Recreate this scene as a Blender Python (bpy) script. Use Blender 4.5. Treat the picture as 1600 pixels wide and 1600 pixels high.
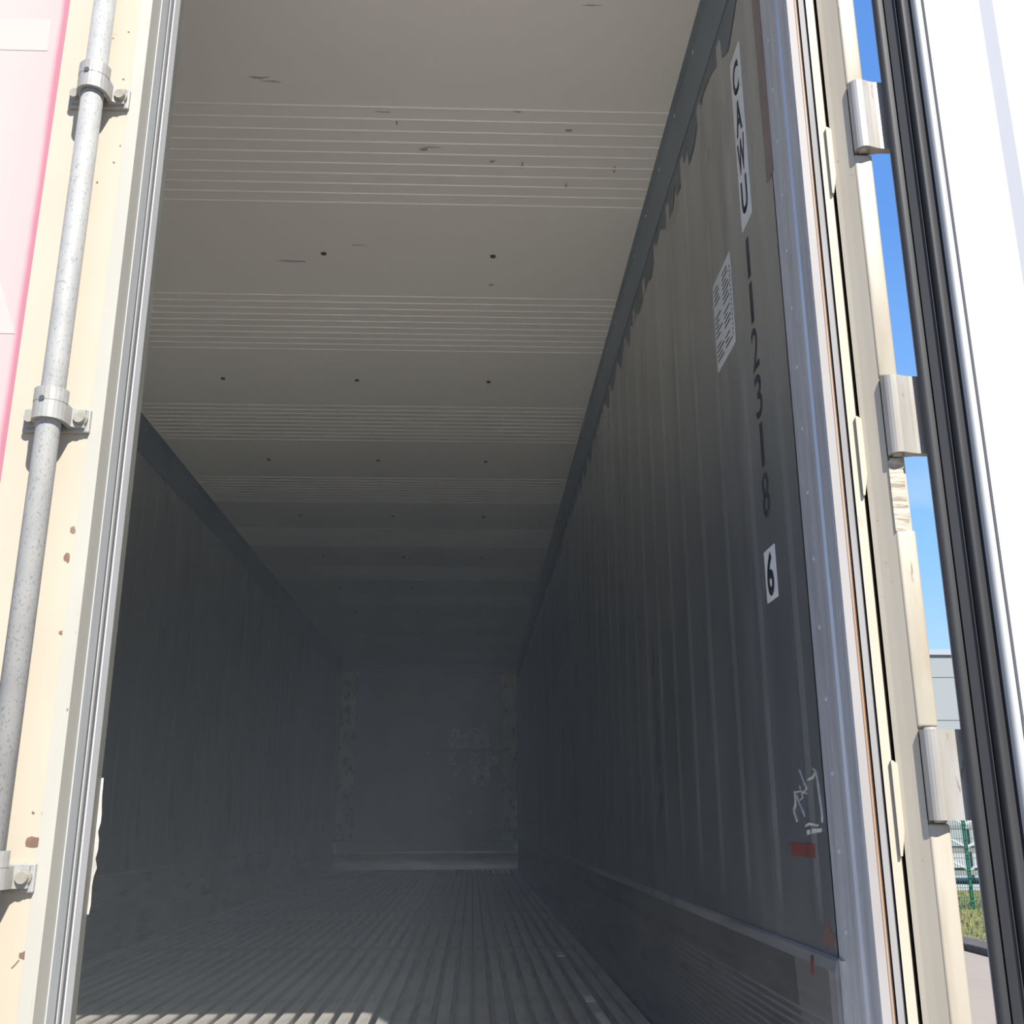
import bpy, bmesh, math, random
from mathutils import Vector, Matrix
random.seed(7)
for o in list(bpy.data.objects): bpy.data.objects.remove(o)
scene = bpy.context.scene
COL = scene.collection

# ------------------------------------------------------------------ frame of reference
# container: x across (0 = centre line), y into the depth (0 = rear door plane), z up, ground z = 0
FZ = 1.20                 # floor of the container above the ground (it stands on a chassis)
CX, CD, CH = 0.5722, 1.63, 0.5832
F_PX, YAW, PITCH, ROLL = 1623.5, 0.0370, 0.2886, -0.0021
HW, HC, YEND = 1.145, 2.583, 11.93     # half width, inner height, inner end of the floor
def Wd(X, d, zf):         # camera-relative lateral / depth, height above container floor -> world
    return Vector((X + CX, d - CD, FZ + zf))

# ------------------------------------------------------------------ camera
fw = Vector((math.sin(YAW)*math.cos(PITCH), math.cos(YAW)*math.cos(PITCH), math.sin(PITCH)))
rt = Vector((math.cos(YAW), -math.sin(YAW), 0)); up = rt.cross(fw)
cr, sr = math.cos(ROLL), math.sin(ROLL)
rt, up = cr*rt + sr*up, -sr*rt + cr*up
cam = bpy.data.cameras.new('camera'); cam.sensor_width = 36; cam.lens = F_PX/1600*36
cam.clip_start = 0.02; cam.clip_end = 500
co = bpy.data.objects.new('camera', cam); COL.objects.link(co)
co.matrix_world = Matrix(((rt.x, up.x, -fw.x, CX), (rt.y, up.y, -fw.y, -CD), (rt.z, up.z, -fw.z, FZ+CH), (0, 0, 0, 1)))
scene.camera = co
def ray(px, py):
    a = (px-800)/F_PX; b = -(py-800)/F_PX
    return rt*a + up*b + fw
def on_x(px, py, X): r = ray(px, py); return co.matrix_world.translation + r*((X-CX)/r.x)
def on_y(px, py, Y): r = ray(px, py); return co.matrix_world.translation + r*((Y+CD)/r.y)
def on_z(px, py, Z): r = ray(px, py); return co.matrix_world.translation + r*((Z-FZ-CH)/r.z)

# ------------------------------------------------------------------ sky, sun, exposure
SUN_DIR = Vector((-0.866, 2.09, -2.50)).normalized()     # direction the sunlight travels
world = bpy.data.worlds.new('sky'); scene.world = world; world.use_nodes = True
nt = world.node_tree; nt.nodes.clear()
out = nt.nodes.new('ShaderNodeOutputWorld'); bg = nt.nodes.new('ShaderNodeBackground')
tc = nt.nodes.new('ShaderNodeTexCoord'); sep = nt.nodes.new('ShaderNodeSeparateXYZ')
rmp = nt.nodes.new('ShaderNodeValToRGB'); e = rmp.color_ramp.elements
e[0].position = 0.0; e[0].color = (0.62, 0.74, 0.90, 1)
e[1].position = 1.0; e[1].color = (0.075, 0.20, 0.56, 1)
for p_, c_ in ((0.10, (0.42, 0.63, 0.93)), (0.22, (0.25, 0.50, 0.90)), (0.5, (0.115, 0.29, 0.70))):
    k = e.new(p_); k.color = (*c_, 1)
noi = nt.nodes.new('ShaderNodeTexNoise'); noi.inputs['Scale'].default_value = 3.0; noi.inputs['Detail'].default_value = 7
mp = nt.nodes.new('ShaderNodeMapping'); mp.inputs['Scale'].default_value = (1, 1, 3.5)
cl = nt.nodes.new('ShaderNodeValToRGB'); cl.color_ramp.elements[0].position = 0.55; cl.color_ramp.elements[1].position = 0.75
low = nt.nodes.new('ShaderNodeMapRange'); low.inputs['From Min'].default_value = 0.35; low.inputs['From Max'].default_value = 0.12
mul = nt.nodes.new('ShaderNodeMath'); mul.operation = 'MULTIPLY'
mix = nt.nodes.new('ShaderNodeMix'); mix.data_type = 'RGBA'
mix.inputs[7].default_value = (0.80, 0.86, 0.95, 1)
L = nt.links.new
L(tc.outputs['Generated'], sep.inputs[0]); L(sep.outputs['Z'], rmp.inputs[0])
L(tc.outputs['Generated'], mp.inputs[0]); L(mp.outputs[0], noi.inputs[0]); L(noi.outputs[0], cl.inputs[0])
L(sep.outputs['Z'], low.inputs[0]); L(cl.outputs[0], mul.inputs[0]); L(low.outputs[0], mul.inputs[1])
L(mul.outputs[0], mix.inputs[0]); L(rmp.outputs[0], mix.inputs[6]); L(mix.outputs[2], bg.inputs[0])
bg.inputs[1].default_value = 0.455; L(bg.outputs[0], out.inputs[0])
sun = bpy.data.lights.new('sun_offscreen', 'SUN'); sun.energy = 3.5; sun.angle = 0.0093; sun.color = (1.0, 0.955, 0.875)
so = bpy.data.objects.new('sun_offscreen', sun); COL.objects.link(so); so.location = (6, -14, 18)
so.rotation_euler = SUN_DIR.to_track_quat('-Z', 'Y').to_euler()
vs = scene.view_settings
vs.view_transform = 'Standard'; vs.look = 'None'; vs.gamma = 1.0; vs.use_curve_mapping = False
vs.exposure = 1.48
scene.cycles.max_bounces = 14; scene.cycles.diffuse_bounces = 10; scene.cycles.glossy_bounces = 6

# ------------------------------------------------------------------ materials
MATS = {}
def M(name, c1, c2=None, scale=6.0, rough=0.5, metal=0.0, stretch=(1, 1, 1), ramp=(0.4, 0.65), detail=6.0,
      bump=0.0, bscale=40.0, c3=None, s3=30.0, r3=(0.62, 0.68), spec=0.5, rvar=0.0):
    m = bpy.data.materials.new(name); m.use_nodes = True; t = m.node_tree
    b = t.nodes['Principled BSDF']; b.inputs['Roughness'].default_value = rough
    b.inputs['Metallic'].default_value = metal; b.inputs['Specular IOR Level'].default_value = spec
    b.inputs['Base Color'].default_value = (*c1, 1)
    tcn = t.nodes.new('ShaderNodeTexCoord'); mpn = t.nodes.new('ShaderNodeMapping'); mpn.inputs['Scale'].default_value = stretch
    t.links.new(tcn.outputs['Object'], mpn.inputs[0])
    def noise(s, d=detail):
        n = t.nodes.new('ShaderNodeTexNoise'); n.inputs['Scale'].default_value = s; n.inputs['Detail'].default_value = d
        t.links.new(mpn.outputs[0], n.inputs[0]); return n
    def rampn(src, a, z):
        r = t.nodes.new('ShaderNodeValToRGB'); r.color_ramp.elements[0].position = a; r.color_ramp.elements[1].position = z
        t.links.new(src, r.inputs[0]); return r.outputs[0]
    def mixc(f, A, B):
        x = t.nodes.new('ShaderNodeMix'); x.data_type = 'RGBA'; t.links.new(f, x.inputs[0])
        if isinstance(A, tuple): x.inputs[6].default_value = (*A, 1)
        else: t.links.new(A, x.inputs[6])
        x.inputs[7].default_value = (*B, 1); return x.outputs[2]
    cur = c1
    if c2: n = noise(scale); f = rampn(n.outputs[0], *ramp); cur = mixc(f, c1, c2)
    if c3: n3 = noise(s3, 3.0); cur = mixc(rampn(n3.outputs[0], *r3), cur, c3)
    if not isinstance(cur, tuple): t.links.new(cur, b.inputs['Base Color'])
    if rvar:
        n = noise(scale*1.7); mr = t.nodes.new('ShaderNodeMapRange'); mr.inputs[1].default_value = 0.3; mr.inputs[2].default_value = 0.7
        mr.inputs[3].default_value = max(0.05, rough-rvar); mr.inputs[4].default_value = rough+rvar
        t.links.new(n.outputs[0], mr.inputs[0]); t.links.new(mr.outputs[0], b.inputs['Roughness'])
    if bump:
        n = noise(bscale, 4.0); bp = t.nodes.new('ShaderNodeBump'); bp.inputs['Strength'].default_value = bump; bp.inputs['Distance'].default_value = 0.004
        t.links.new(n.outputs[0], bp.inputs['Height']); t.links.new(bp.outputs[0], b.inputs['Normal'])
    MATS[name] = m; return m
M('ceiling_sheet', (0.90, 0.89, 0.835), (0.885, 0.873, 0.815), 2.2, 0.34)
M('wall_sheet', (0.56, 0.58, 0.585), (0.49, 0.51, 0.52), 3.0, 0.33, 0.80, stretch=(1, 1, 0.25), c3=(0.38, 0.395, 0.42), s3=5.0, r3=(0.60, 0.74), rvar=0.06)
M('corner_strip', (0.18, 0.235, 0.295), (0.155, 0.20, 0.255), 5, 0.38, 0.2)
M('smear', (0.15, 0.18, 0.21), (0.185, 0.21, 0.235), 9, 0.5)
M('kick_alu', (0.448, 0.440, 0.432), (0.376, 0.372, 0.368), 5, 0.42, 0.5, stretch=(1, 0.4, 2), c3=(0.288, 0.280, 0.280), s3=8, r3=(0.56, 0.70), bump=0.15)
M('floor_alu', (0.93, 0.905, 0.86), (0.86, 0.83, 0.785), 6, 0.46, 0.88, stretch=(3, 0.35, 1), c3=(0.74, 0.71, 0.66), s3=12, r3=(0.55, 0.72))
M('floor_pan', (0.50, 0.485, 0.46), (0.42, 0.40, 0.38), 5, 0.6)
M('pale_grey', (0.78, 0.78, 0.78), None, rough=0.5)
M('end_panel', (0.605, 0.605, 0.609), (0.546, 0.546, 0.555), 2.0, 0.42, c3=(0.663, 0.663, 0.663), s3=16, r3=(0.70, 0.74))
M('end_strip', (0.936, 0.812, 0.684), (0.780, 0.675, 0.552), 5, 0.5, stretch=(1.5, 1, 0.8), c3=(0.546, 0.463, 0.372), s3=11, r3=(0.55, 0.62))
M('worn_patch', (0.97, 0.96, 0.93), (0.70, 0.70, 0.69), 14, 0.45, 0.0, stretch=(1, 1, 0.8), ramp=(0.45, 0.55), c3=(0.62, 0.62, 0.61), s3=35, r3=(0.52, 0.6))
M('deflector', (0.806, 0.737, 0.660), (0.650, 0.587, 0.516), 6, 0.36, 0.7, stretch=(0.5, 1, 3))
M('jamb_steel', (0.645, 0.663, 0.694), (0.517, 0.532, 0.566), 14, 0.42, 0.35, stretch=(3, 3, 0.25), c3=(0.887, 0.905, 0.936), s3=60, r3=(0.66, 0.70))
M('silver', (0.62, 0.63, 0.65), (0.52, 0.53, 0.55), 8, 0.35, 0.25, stretch=(1, 1, 0.4))
M('lilac_alu', (0.308, 0.293, 0.286), (0.274, 0.259, 0.248), 10, 0.65, 0.0, stretch=(1, 1, 0.3))
M('rust_sealant', (0.305, 0.177, 0.099), (0.369, 0.283, 0.213), 9, 0.7, stretch=(1, 1, 0.2))
M('cream_paint', (0.437, 0.398, 0.321), (0.423, 0.373, 0.295), 3.5, 0.55, c3=(0.400, 0.348, 0.274), s3=26, r3=(0.69, 0.73), spec=0.2)
M('cream_worn', (0.373, 0.338, 0.270), (0.320, 0.267, 0.195), 14, 0.5, stretch=(2, 2, 0.35), ramp=(0.52, 0.72), c3=(0.187, 0.148, 0.112), s3=34, r3=(0.70, 0.73))
M('torn_paint', (0.412, 0.373, 0.299), (0.259, 0.209, 0.150), 40, 0.6, stretch=(0.6, 0.6, 2.5), ramp=(0.46, 0.60), bump=0.6, bscale=60)
M('seal_grey', (0.264, 0.256, 0.254), (0.220, 0.213, 0.209), 14, 0.75, 0.0, stretch=(3, 3, 0.25))
M('post_paint', (0.437, 0.398, 0.321), (0.423, 0.373, 0.295), 4, 0.55, c3=(0.312, 0.286, 0.247), s3=70, r3=(0.71, 0.74), spec=0.2)
M('hinge_steel', (0.368, 0.356, 0.332), (0.307, 0.280, 0.237), 12, 0.42, 0.2, stretch=(2, 2, 0.5), c3=(0.237, 0.195, 0.159), s3=50, r3=(0.67, 0.71))
M('galvanised', (0.308, 0.308, 0.295), (0.274, 0.274, 0.267), 30, 0.62, 0.0, stretch=(1, 1, 0.6), c3=(0.204, 0.204, 0.202), s3=300, r3=(0.57, 0.66))
M('bracket_metal', (0.329, 0.324, 0.311), (0.294, 0.285, 0.256), 40, 0.5, 0.15, c3=(0.230, 0.221, 0.205), s3=120, r3=(0.66, 0.70))
M('bolt_metal', (0.313, 0.299, 0.259), (0.259, 0.234, 0.189), 60, 0.5, 0.2)
M('dark_matt', (0.06, 0.06, 0.065), None, rough=0.8)
M('door_edge', (0.394, 0.381, 0.332), (0.361, 0.348, 0.304), 8, 0.5, stretch=(1, 1, 0.3))
M('edge_alu', (0.416, 0.423, 0.416), (0.348, 0.355, 0.355), 10, 0.45, 0.0, stretch=(2, 2, 0.2))
M('gasket_grey', (0.129, 0.129, 0.134), (0.099, 0.099, 0.099), 8, 0.5, stretch=(1, 1, 0.3))
M('pvc_white', (0.532, 0.525, 0.532), (0.469, 0.464, 0.464), 6, 0.4, stretch=(1, 1, 0.5))
M('gasket_olive', (0.125, 0.125, 0.109), (0.155, 0.155, 0.139), 8, 0.55, stretch=(1, 1, 0.3))
M('gasket_rubber', (0.030, 0.030, 0.032), (0.037, 0.037, 0.039), 9, 0.6, stretch=(2, 2, 0.2), spec=0.4)
M('inner_skin', (0.826, 0.793, 0.749), (0.773, 0.744, 0.701), 3, 0.38, 0.15, stretch=(1, 1, 0.5), c3=(0.686, 0.662, 0.624), s3=28, r3=(0.70, 0.73))
M('label_white', (0.86, 0.86, 0.85), (0.80, 0.80, 0.79), 20, 0.5)
M('ink', (0.035, 0.038, 0.045), None, rough=0.5)
M('ink_grey', (0.045, 0.05, 0.06), None, rough=0.5)
M('paper', (0.76, 0.765, 0.74), (0.70, 0.705, 0.69), 15, 0.6)
M('paper_small', (0.55, 0.53, 0.49), (0.45, 0.42, 0.38), 60, 0.6)
M('sticker_grey', (0.46, 0.475, 0.47), None, rough=0.55)
M('brown_tape', (0.22, 0.165, 0.15), (0.26, 0.20, 0.18), 20, 0.4)
M('red_mark', (0.24, 0.06, 0.05), (0.16, 0.065, 0.06), 26, 0.55)
M('orange_mark', (0.27, 0.11, 0.075), (0.15, 0.11, 0.10), 40, 0.6)
M('glue', (0.62, 0.60, 0.56), (0.45, 0.43, 0.40), 50, 0.6)
M('sealant_white', (0.524, 0.507, 0.471), (0.389, 0.367, 0.328), 30, 0.6, stretch=(1, 1, 0.4), bump=0.4)
M('rust', (0.150, 0.085, 0.062), (0.209, 0.134, 0.099), 60, 0.8)
M('scuff', (0.42, 0.40, 0.37), None, rough=0.6)
M('dry_trace', (0.275, 0.253, 0.211), None, rough=0.7)
M('paving', (0.256, 0.216, 0.177), (0.239, 0.202, 0.165), 1.5, 0.85, c3=(0.276, 0.234, 0.189), s3=40, r3=(0.6, 0.7))
M('yard', (0.299, 0.299, 0.289), (0.269, 0.269, 0.259), 0.6, 0.85)
M('kerb_stone', (0.081, 0.065, 0.060), (0.060, 0.049, 0.047), 8, 0.85)
M('soil_grass', (0.169, 0.150, 0.055), (0.090, 0.104, 0.030), 3.5, 0.9)
M('blade_green', (0.129, 0.159, 0.039), (0.209, 0.185, 0.074), 1.5, 0.7)
M('fence_green', (0.005, 0.085, 0.055), (0.008, 0.099, 0.065), 5, 0.45)
M('cladding', (0.209, 0.227, 0.229), (0.218, 0.237, 0.239), 0.3, 0.55)
M('cladding_dark', (0.060, 0.072, 0.085), None, rough=0.5)
M('parapet_light', (0.274, 0.299, 0.329), None, rough=0.4)
M('rack_white', (0.398, 0.398, 0.394), None, rough=0.5)
M('rack_slab', (0.150, 0.144, 0.139), (0.179, 0.174, 0.169), 3, 0.7)
M('exterior_white', (0.78, 0.75, 0.68), (0.74, 0.71, 0.64), 2, 0.5)

# pink faded decal: the printed colour itself deepens to the right-hand edge
def decal_mat():
    m = bpy.data.materials.new('faded_decal'); m.use_nodes = True; t = m.node_tree; b = t.nodes['Principled BSDF']
    b.inputs['Roughness'].default_value = 0.55
    tcn = t.nodes.new('ShaderNodeTexCoord'); sp = t.nodes.new('ShaderNodeSeparateXYZ'); t.links.new(tcn.outputs['Generated'], sp.inputs[0])
    n = t.nodes.new('ShaderNodeTexNoise'); n.inputs['Scale'].default_value = 5; n.inputs['Detail'].default_value = 8; t.links.new(tcn.outputs['Object'], n.inputs[0])
    a = t.nodes.new('ShaderNodeMath'); a.operation = 'MULTIPLY_ADD'; a.inputs[1].default_value = 0.012; t.links.new(n.outputs[0], a.inputs[0]); t.links.new(sp.outputs['X'], a.inputs[2])
    r = t.nodes.new('ShaderNodeValToRGB'); el = r.color_ramp.elements
    el[0].position = 0.90; el[0].color = (0.399, 0.363, 0.339, 1); el[1].position = 1.006; el[1].color = (0.374, 0.138, 0.182, 1)
    k = el.new(0.990); k.color = (0.436, 0.332, 0.322, 1)
    t.links.new(a.outputs[0], r.inputs[0]); t.links.new(r.outputs[0], b.inputs['Base Color']); MATS['decal'] = m
decal_mat()

# ------------------------------------------------------------------ geometry helpers
def obj(name, data, mat=None, parent=None, smooth=False):
    if isinstance(data, bmesh.types.BMesh):
        me = bpy.data.meshes.new(name); bmesh.ops.recalc_face_normals(data, faces=data.faces[:]); data.to_mesh(me); data.free()
    else: me = data
    if mat and not me.materials: me.materials.append(MATS[mat])
    if smooth:
        for p in me.polygons: p.use_smooth = True
    o = bpy.data.objects.new(name, me); COL.objects.link(o)
    if parent: o.parent = parent
    return o
def tag(o, label, cat, group=None, kind=None):
    o['label'] = label; o['category'] = cat
    if group: o['group'] = group
    if kind: o['kind'] = kind
    return o
def empty(name, loc=(0, 0, 0)):
    o = bpy.data.objects.new(name, None); COL.objects.link(o); o.location = loc; o.empty_display_size = 0.1; return o
def under(child, parent):          # parent without moving (parent only translated)
    child.parent = parent; child.matrix_parent_inverse = Matrix.Translation(-Vector(parent.location)); return child
def add_prism(bm, poly, z0, z1):   # vertical extrusion of a plan polygon
    a = [bm.verts.new((x, y, z0)) for x, y in poly]; b = [bm.verts.new((x, y, z1)) for x, y in poly]
    n = len(poly); bm.faces.new(a[::-1]); bm.faces.new(b)
    for i in range(n): bm.faces.new((a[i], a[(i+1) % n], b[(i+1) % n], b[i]))
def prism(poly, z0, z1):
    bm = bmesh.new(); add_prism(bm, poly, z0, z1); return bm
def add_box(bm, x0, x1, y0, y1, z0, z1): add_prism(bm, [(x0, y0), (x1, y0), (x1, y1), (x0, y1)], z0, z1)
def box(x0, x1, y0, y1, z0, z1, bev=0.0, seg=2):
    bm = bmesh.new(); add_box(bm, x0, x1, y0, y1, z0, z1)
    if bev: bmesh.ops.bevel(bm, geom=bm.edges[:], offset=bev, segments=seg, affect='EDGES', profile=0.5)
    return bm
def add_extr(bm, prof, axis, a0, a1):   # profile extruded along axis 'x' (prof = (y,z)) or 'y' (prof = (x,z))
    f = (lambda p, a: (a, p[0], p[1])) if axis == 'x' else (lambda p, a: (p[0], a, p[1]))
    A = [bm.verts.new(f(p, a0)) for p in prof]; B = [bm.verts.new(f(p, a1)) for p in prof]
    n = len(prof); bm.faces.new(A); bm.faces.new(B[::-1])
    for i in range(n): bm.faces.new((A[i], B[i], B[(i+1) % n], A[(i+1) % n]))
def extr(prof, axis, a0, a1):
    bm = bmesh.new(); add_extr(bm, prof, axis, a0, a1); return bm
def add_cyl(bm, c, r, h, axis='z', n=16, r2=None):
    r2 = r if r2 is None else r2
    fr = {'z': (Vector((1, 0, 0)), Vector((0, 1, 0)), Vector((0, 0, 1))), 'y': (Vector((1, 0, 0)), Vector((0, 0, 1)), Vector((0, 1, 0))),
          'x': (Vector((0, 1, 0)), Vector((0, 0, 1)), Vector((1, 0, 0)))}[axis]
    c = Vector(c); A = []; B = []
    for i in range(n):
        t = 2*math.pi*i/n; d = fr[0]*math.cos(t) + fr[1]*math.sin(t)
        A.append(bm.verts.new(c + d*r)); B.append(bm.verts.new(c + d*r2 + fr[2]*h))
    bm.faces.new(A); bm.faces.new(B[::-1])
    for i in range(n): bm.faces.new((A[i], B[i], B[(i+1) % n], A[(i+1) % n]))
def cyl(*a, **k):
    bm = bmesh.new(); add_cyl(bm, *a, **k); return bm
def add_dome(bm, c, r, axis, sign=1, n=10):      # small rivet head
    add_cyl(bm, c, r, sign*r*0.35, axis, n, r*0.92)
    cc = Vector(c); cc['xyz'.index(axis)] += sign*r*0.35
    add_cyl(bm, cc, r*0.92, sign*r*0.25, axis, n, r*0.5)
def blob(c, rx, rz, axis='y', th=0.0006, n=11, jag=0.35, sign=-1):   # irregular flat chip lying on a surface
    bm = bmesh.new(); pts = []
    for i in range(n):
        t = 2*math.pi*i/n; k = 1 + random.uniform(-jag, jag); pts.append((math.cos(t)*rx*k, math.sin(t)*rz*k))
    def P(u, v, w):
        return (c[0]+u, c[1]+w, c[2]+v) if axis == 'y' else ((c[0]+w, c[1]+u, c[2]+v) if axis == 'x' else (c[0]+u, c[1]+v, c[2]+w))
    A = [bm.verts.new(P(u, v, -0.0005*sign)) for u, v in pts]; B = [bm.verts.new(P(u, v, th*sign)) for u, v in pts]
    bm.faces.new(A); bm.faces.new(B[::-1])
    for i in range(n): bm.faces.new((A[i], B[i], B[(i+1) % n], A[(i+1) % n]))
    return bm
def copies(proto, locs, parent=None):
    res = []
    for i, l in enumerate(locs):
        o = proto if i == 0 else proto.copy()
        if i: COL.objects.link(o)
        o.location = l; o.parent = parent; res.append(o)
    return res

# ------------------------------------------------------------------ ground outside
g = obj('ground', box(-60, 120, -40, 140, -0.3, 0), 'paving'); tag(g, 'pinkish beige paved yard around the container', 'ground', kind='structure')
xk = CX + 7.0; FY = 22.0 - CD
kerb_n = 24
kerb = empty('kerb', (xk, 0, 0)); tag(kerb, 'dark kerb stones between the beige paving and the lawn', 'kerb', kind='structure')
k0 = box(0.0, 0.42, 0.005, 0.995, -0.02, 0.10, 0.015)
k0 = obj('kerb_stone', k0, 'kerb_stone')
copies(k0, [(0, 2+i, 0) for i in range(kerb_n)], kerb)
lawn = obj('lawn', box(xk+0.40, 70, 1.5, 26.2, -0.05, 0.05), 'soil_grass'); tag(lawn, 'patchy yellow green lawn below the green mesh fence', 'lawn', kind='structure')
for gy0, gy1, gl in ((11.5, FY-0.06, 'short yellow green grass blades in front of the mesh fence'), (FY+0.05, 25.5, 'short yellow green grass blades behind the mesh fence')):
    bm = bmesh.new()
    for i in range(int((gy1-gy0)*750)):
        x = random.uniform(xk+0.45, xk+7.5); y = random.uniform(gy0, gy1); h = random.uniform(0.04, 0.11); a = random.uniform(0, 6.28); w = 0.012
        dx, dy = math.cos(a)*w, math.sin(a)*w; lx, ly = random.uniform(-.04, .04), random.uniform(-.03, .03)
        v = [bm.verts.new((x-dx, y-dy, 0.045)), bm.verts.new((x+dx, y+dy, 0.045)), bm.verts.new((x+lx, y+ly, 0.05+h))]; bm.faces.new(v)
    tag(obj('grass', bm, 'blade_green'), gl, 'grass', kind='stuff')
yd = obj('yard', box(2.0, 90, 26.2, 55.5, -0.05, 0.02), 'yard'); tag(yd, 'pale concrete yard behind the green fence', 'yard', kind='structure')

# green mesh fence (runs across at depth ~22 m)
fence = empty('mesh_fence', (CX+10.1, FY, 0)); tag(fence, 'green welded wire mesh fence with square posts on the lawn', 'fence')
px0 = CX+10.1
post_me = box(-0.03, 0.03, -0.02, 0.02, 0.0, 2.05, 0.004, 1)
cap = None
post = obj('post', post_me, 'fence_green')
copies(post, [(2.5*i, 0, 0) for i in range(-3, 5)], fence)
clipm = obj('clip', box(-0.042, 0.042, -0.036, -0.018, -0.02, 0.02, 0.003, 1), 'fence_green')
locs = [(2.5*i, 0, 0.2+0.3*j) for i in range(-3, 5) for j in range(6)]
copies(clipm, locs, fence)
bm = bmesh.new()
for j in range(50):
    x = 0.05 + 0.05*j - 0.025; add_box(bm, x-0.0035, x+0.0035, -0.032, -0.025, 0.06, 2.0)
for j in range(11):
    z = 0.08 + 0.19*j
    for dy in (-0.037, -0.02): add_box(bm, 0, 2.5, dy-0.0045, dy+0.0045, z-0.0045, z+0.0045)
mp_ = obj('mesh_panel', bm, 'fence_green')
copies(mp_, [(2.5*i, 0, 0) for i in range(-3, 4)], fence)

# stacked white flat frames standing behind the fence
for s in range(2):
    rx0 = CX + 12.0 + 5.6*s; ry = 30.0
    rk = empty('frame_stack', (rx0, ry, 0.02))
    tag(rk, 'white lattice frames with grey decks stacked behind the green fence' if s == 0 else 'second white lattice frame stack beyond the fence post', 'frame stack', 'frame stacks behind the fence')
    for lv in range(3):
        z = 0.25 + 0.62*lv
        obj('deck', box(0, 5.2, -1.0, 1.0, z, z+0.12, 0.01, 1), 'rack_slab', rk)
        for yy in (-0.95, 0.95):
            for i in range(6):
                x = 0.1 + i*0.98
                obj('upright', box(x, x+0.07, yy-0.03, yy+0.03, z-0.25 if lv == 0 else z-0.5, z), 'rack_white', rk)
        bm = bmesh.new()
        for i in range(5):
            xa, xb = 0.17+i*0.98, 1.08+i*0.98; za, zb = z+0.12, z+0.60
            if i % 2: za, zb = zb, za
            n = [(xa, za), (xb, zb), (xb, zb+0.07), (xa, za+0.07)]
            A = [bm.verts.new((p, -1.02, q)) for p, q in n]; B = [bm.verts.new((p, -0.96, q)) for p, q in n]
            bm.faces.new(A); bm.faces.new(B[::-1])
            for q in range(4): bm.faces.new((A[q], B[q], B[(q+1) % 4], A[(q+1) % 4]))
        obj('brace', bm, 'rack_white', rk)

# warehouse far behind
BY = 60 - CD
bld = empty('warehouse', (CX+40, BY, 0)); tag(bld, 'light grey panel clad warehouse with flat roof beyond the yard', 'building')
def bch(name, bm, mat): o = obj(name, bm, mat, bld); return o
bch('wall', box(-34, 40, 0.06, 22, 0, 11.0), 'cladding_dark')
rows = [(0.0, 2.35), (2.38, 4.80), (4.83, 7.25), (7.28, 9.72), (9.75, 10.95)]
for r_, (z0, z1) in enumerate(rows):
    pm = box(0, 6.12, 0, 0.1, z0, z1, 0.012, 1); p0 = bch('cladding_panel', pm, 'cladding')
    copies(p0, [(-34 + 6.16*i, 0, 0) for i in range(12)], bld)
bch('gutter', box(-34.1, 40.1, -0.06, 0.1, 10.95, 11.05), 'cladding_dark')
bch('parapet', box(-34.2, 40.2, -0.12, 0.2, 11.05, 11.38), 'parapet_light')

# ------------------------------------------------------------------ container: floor of T bars
FY0 = 0.05
floor = obj('floor', box(-HW-0.05, HW+0.05, -0.12, YEND+0.3, FZ-0.25, FZ-0.062), 'floor_pan'); tag(floor, 'grooved aluminium T bar floor of the refrigerated container', 'floor', kind='structure')
prof = [(-0.018, 0), (0.018, 0), (0.018, -0.006), (0.004, -0.009), (0.004, -0.056), (0.026, -0.0565), (0.026, -0.063), (-0.026, -0.063), (-0.026, -0.0565), (-0.004, -0.056), (-0.004, -0.009), (-0.018, -0.006)]
bar = obj('floor_bar', extr(prof, 'y', FY0, YEND-0.02), 'floor_alu')
PITCHB = 0.0609
copies(bar, [(PITCHB*k, 0, FZ) for k in range(-17, 18)], floor)
for s in (-1, 1):
    obj('gutter_rail', box(min(s*(HW-0.075), s*(HW-0.028)), max(s*(HW-0.075), s*(HW-0.028)), FY0, YEND-0.02, FZ-0.063, FZ-0.004, 0.004, 1), 'floor_alu', floor)
plate0 = obj('floor_plate', box(-0.017, 0.017, -0.055, 0.055, 0.0, 0.003, 0.001, 1), 'pale_grey')  # thin pale plates at regular spacing along one floor bar
xs_ = round((0.405)/PITCHB)
copies(plate0, [(PITCHB*16 - 0.0, 2.215 + 1.213*k, FZ) for k in range(7)], floor)
obj('floor_plate', box(PITCHB*16-0.013, PITCHB*16+0.013, 1.72, 1.95, FZ, FZ+0.003, 0.001, 1), 'pale_grey', floor)

# ------------------------------------------------------------------ ceiling with pressed bead groups
zc = FZ + HC
prof = []
y = -0.02; prof.append((y, zc))
for gi in range(10):
    for i in range(10):
        yl = 0.957 + 1.1475*gi + 0.055*i
        prof += [(yl-0.0045, zc), (yl-0.001, zc-0.0024), (yl+0.0015, zc-0.0024), (yl+0.005, zc)]
prof += [(YEND+0.3, zc), (YEND+0.3, zc+0.08), (-0.02, zc+0.08)]
ceiling = obj('ceiling', extr(prof, 'x', -HW-0.06, HW+0.06), 'ceiling_sheet'); tag(ceiling, 'beige grey container ceiling with groups of pressed ridges', 'ceiling', kind='structure')
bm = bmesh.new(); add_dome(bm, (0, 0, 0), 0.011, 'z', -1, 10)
plug = obj('screw', bm, 'dark_matt')
copies(plug, [(xh, 1.783+1.1465*k, zc) for k in range(9) for xh in (-0.62, 0.008, 0.63)], ceiling)
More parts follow.
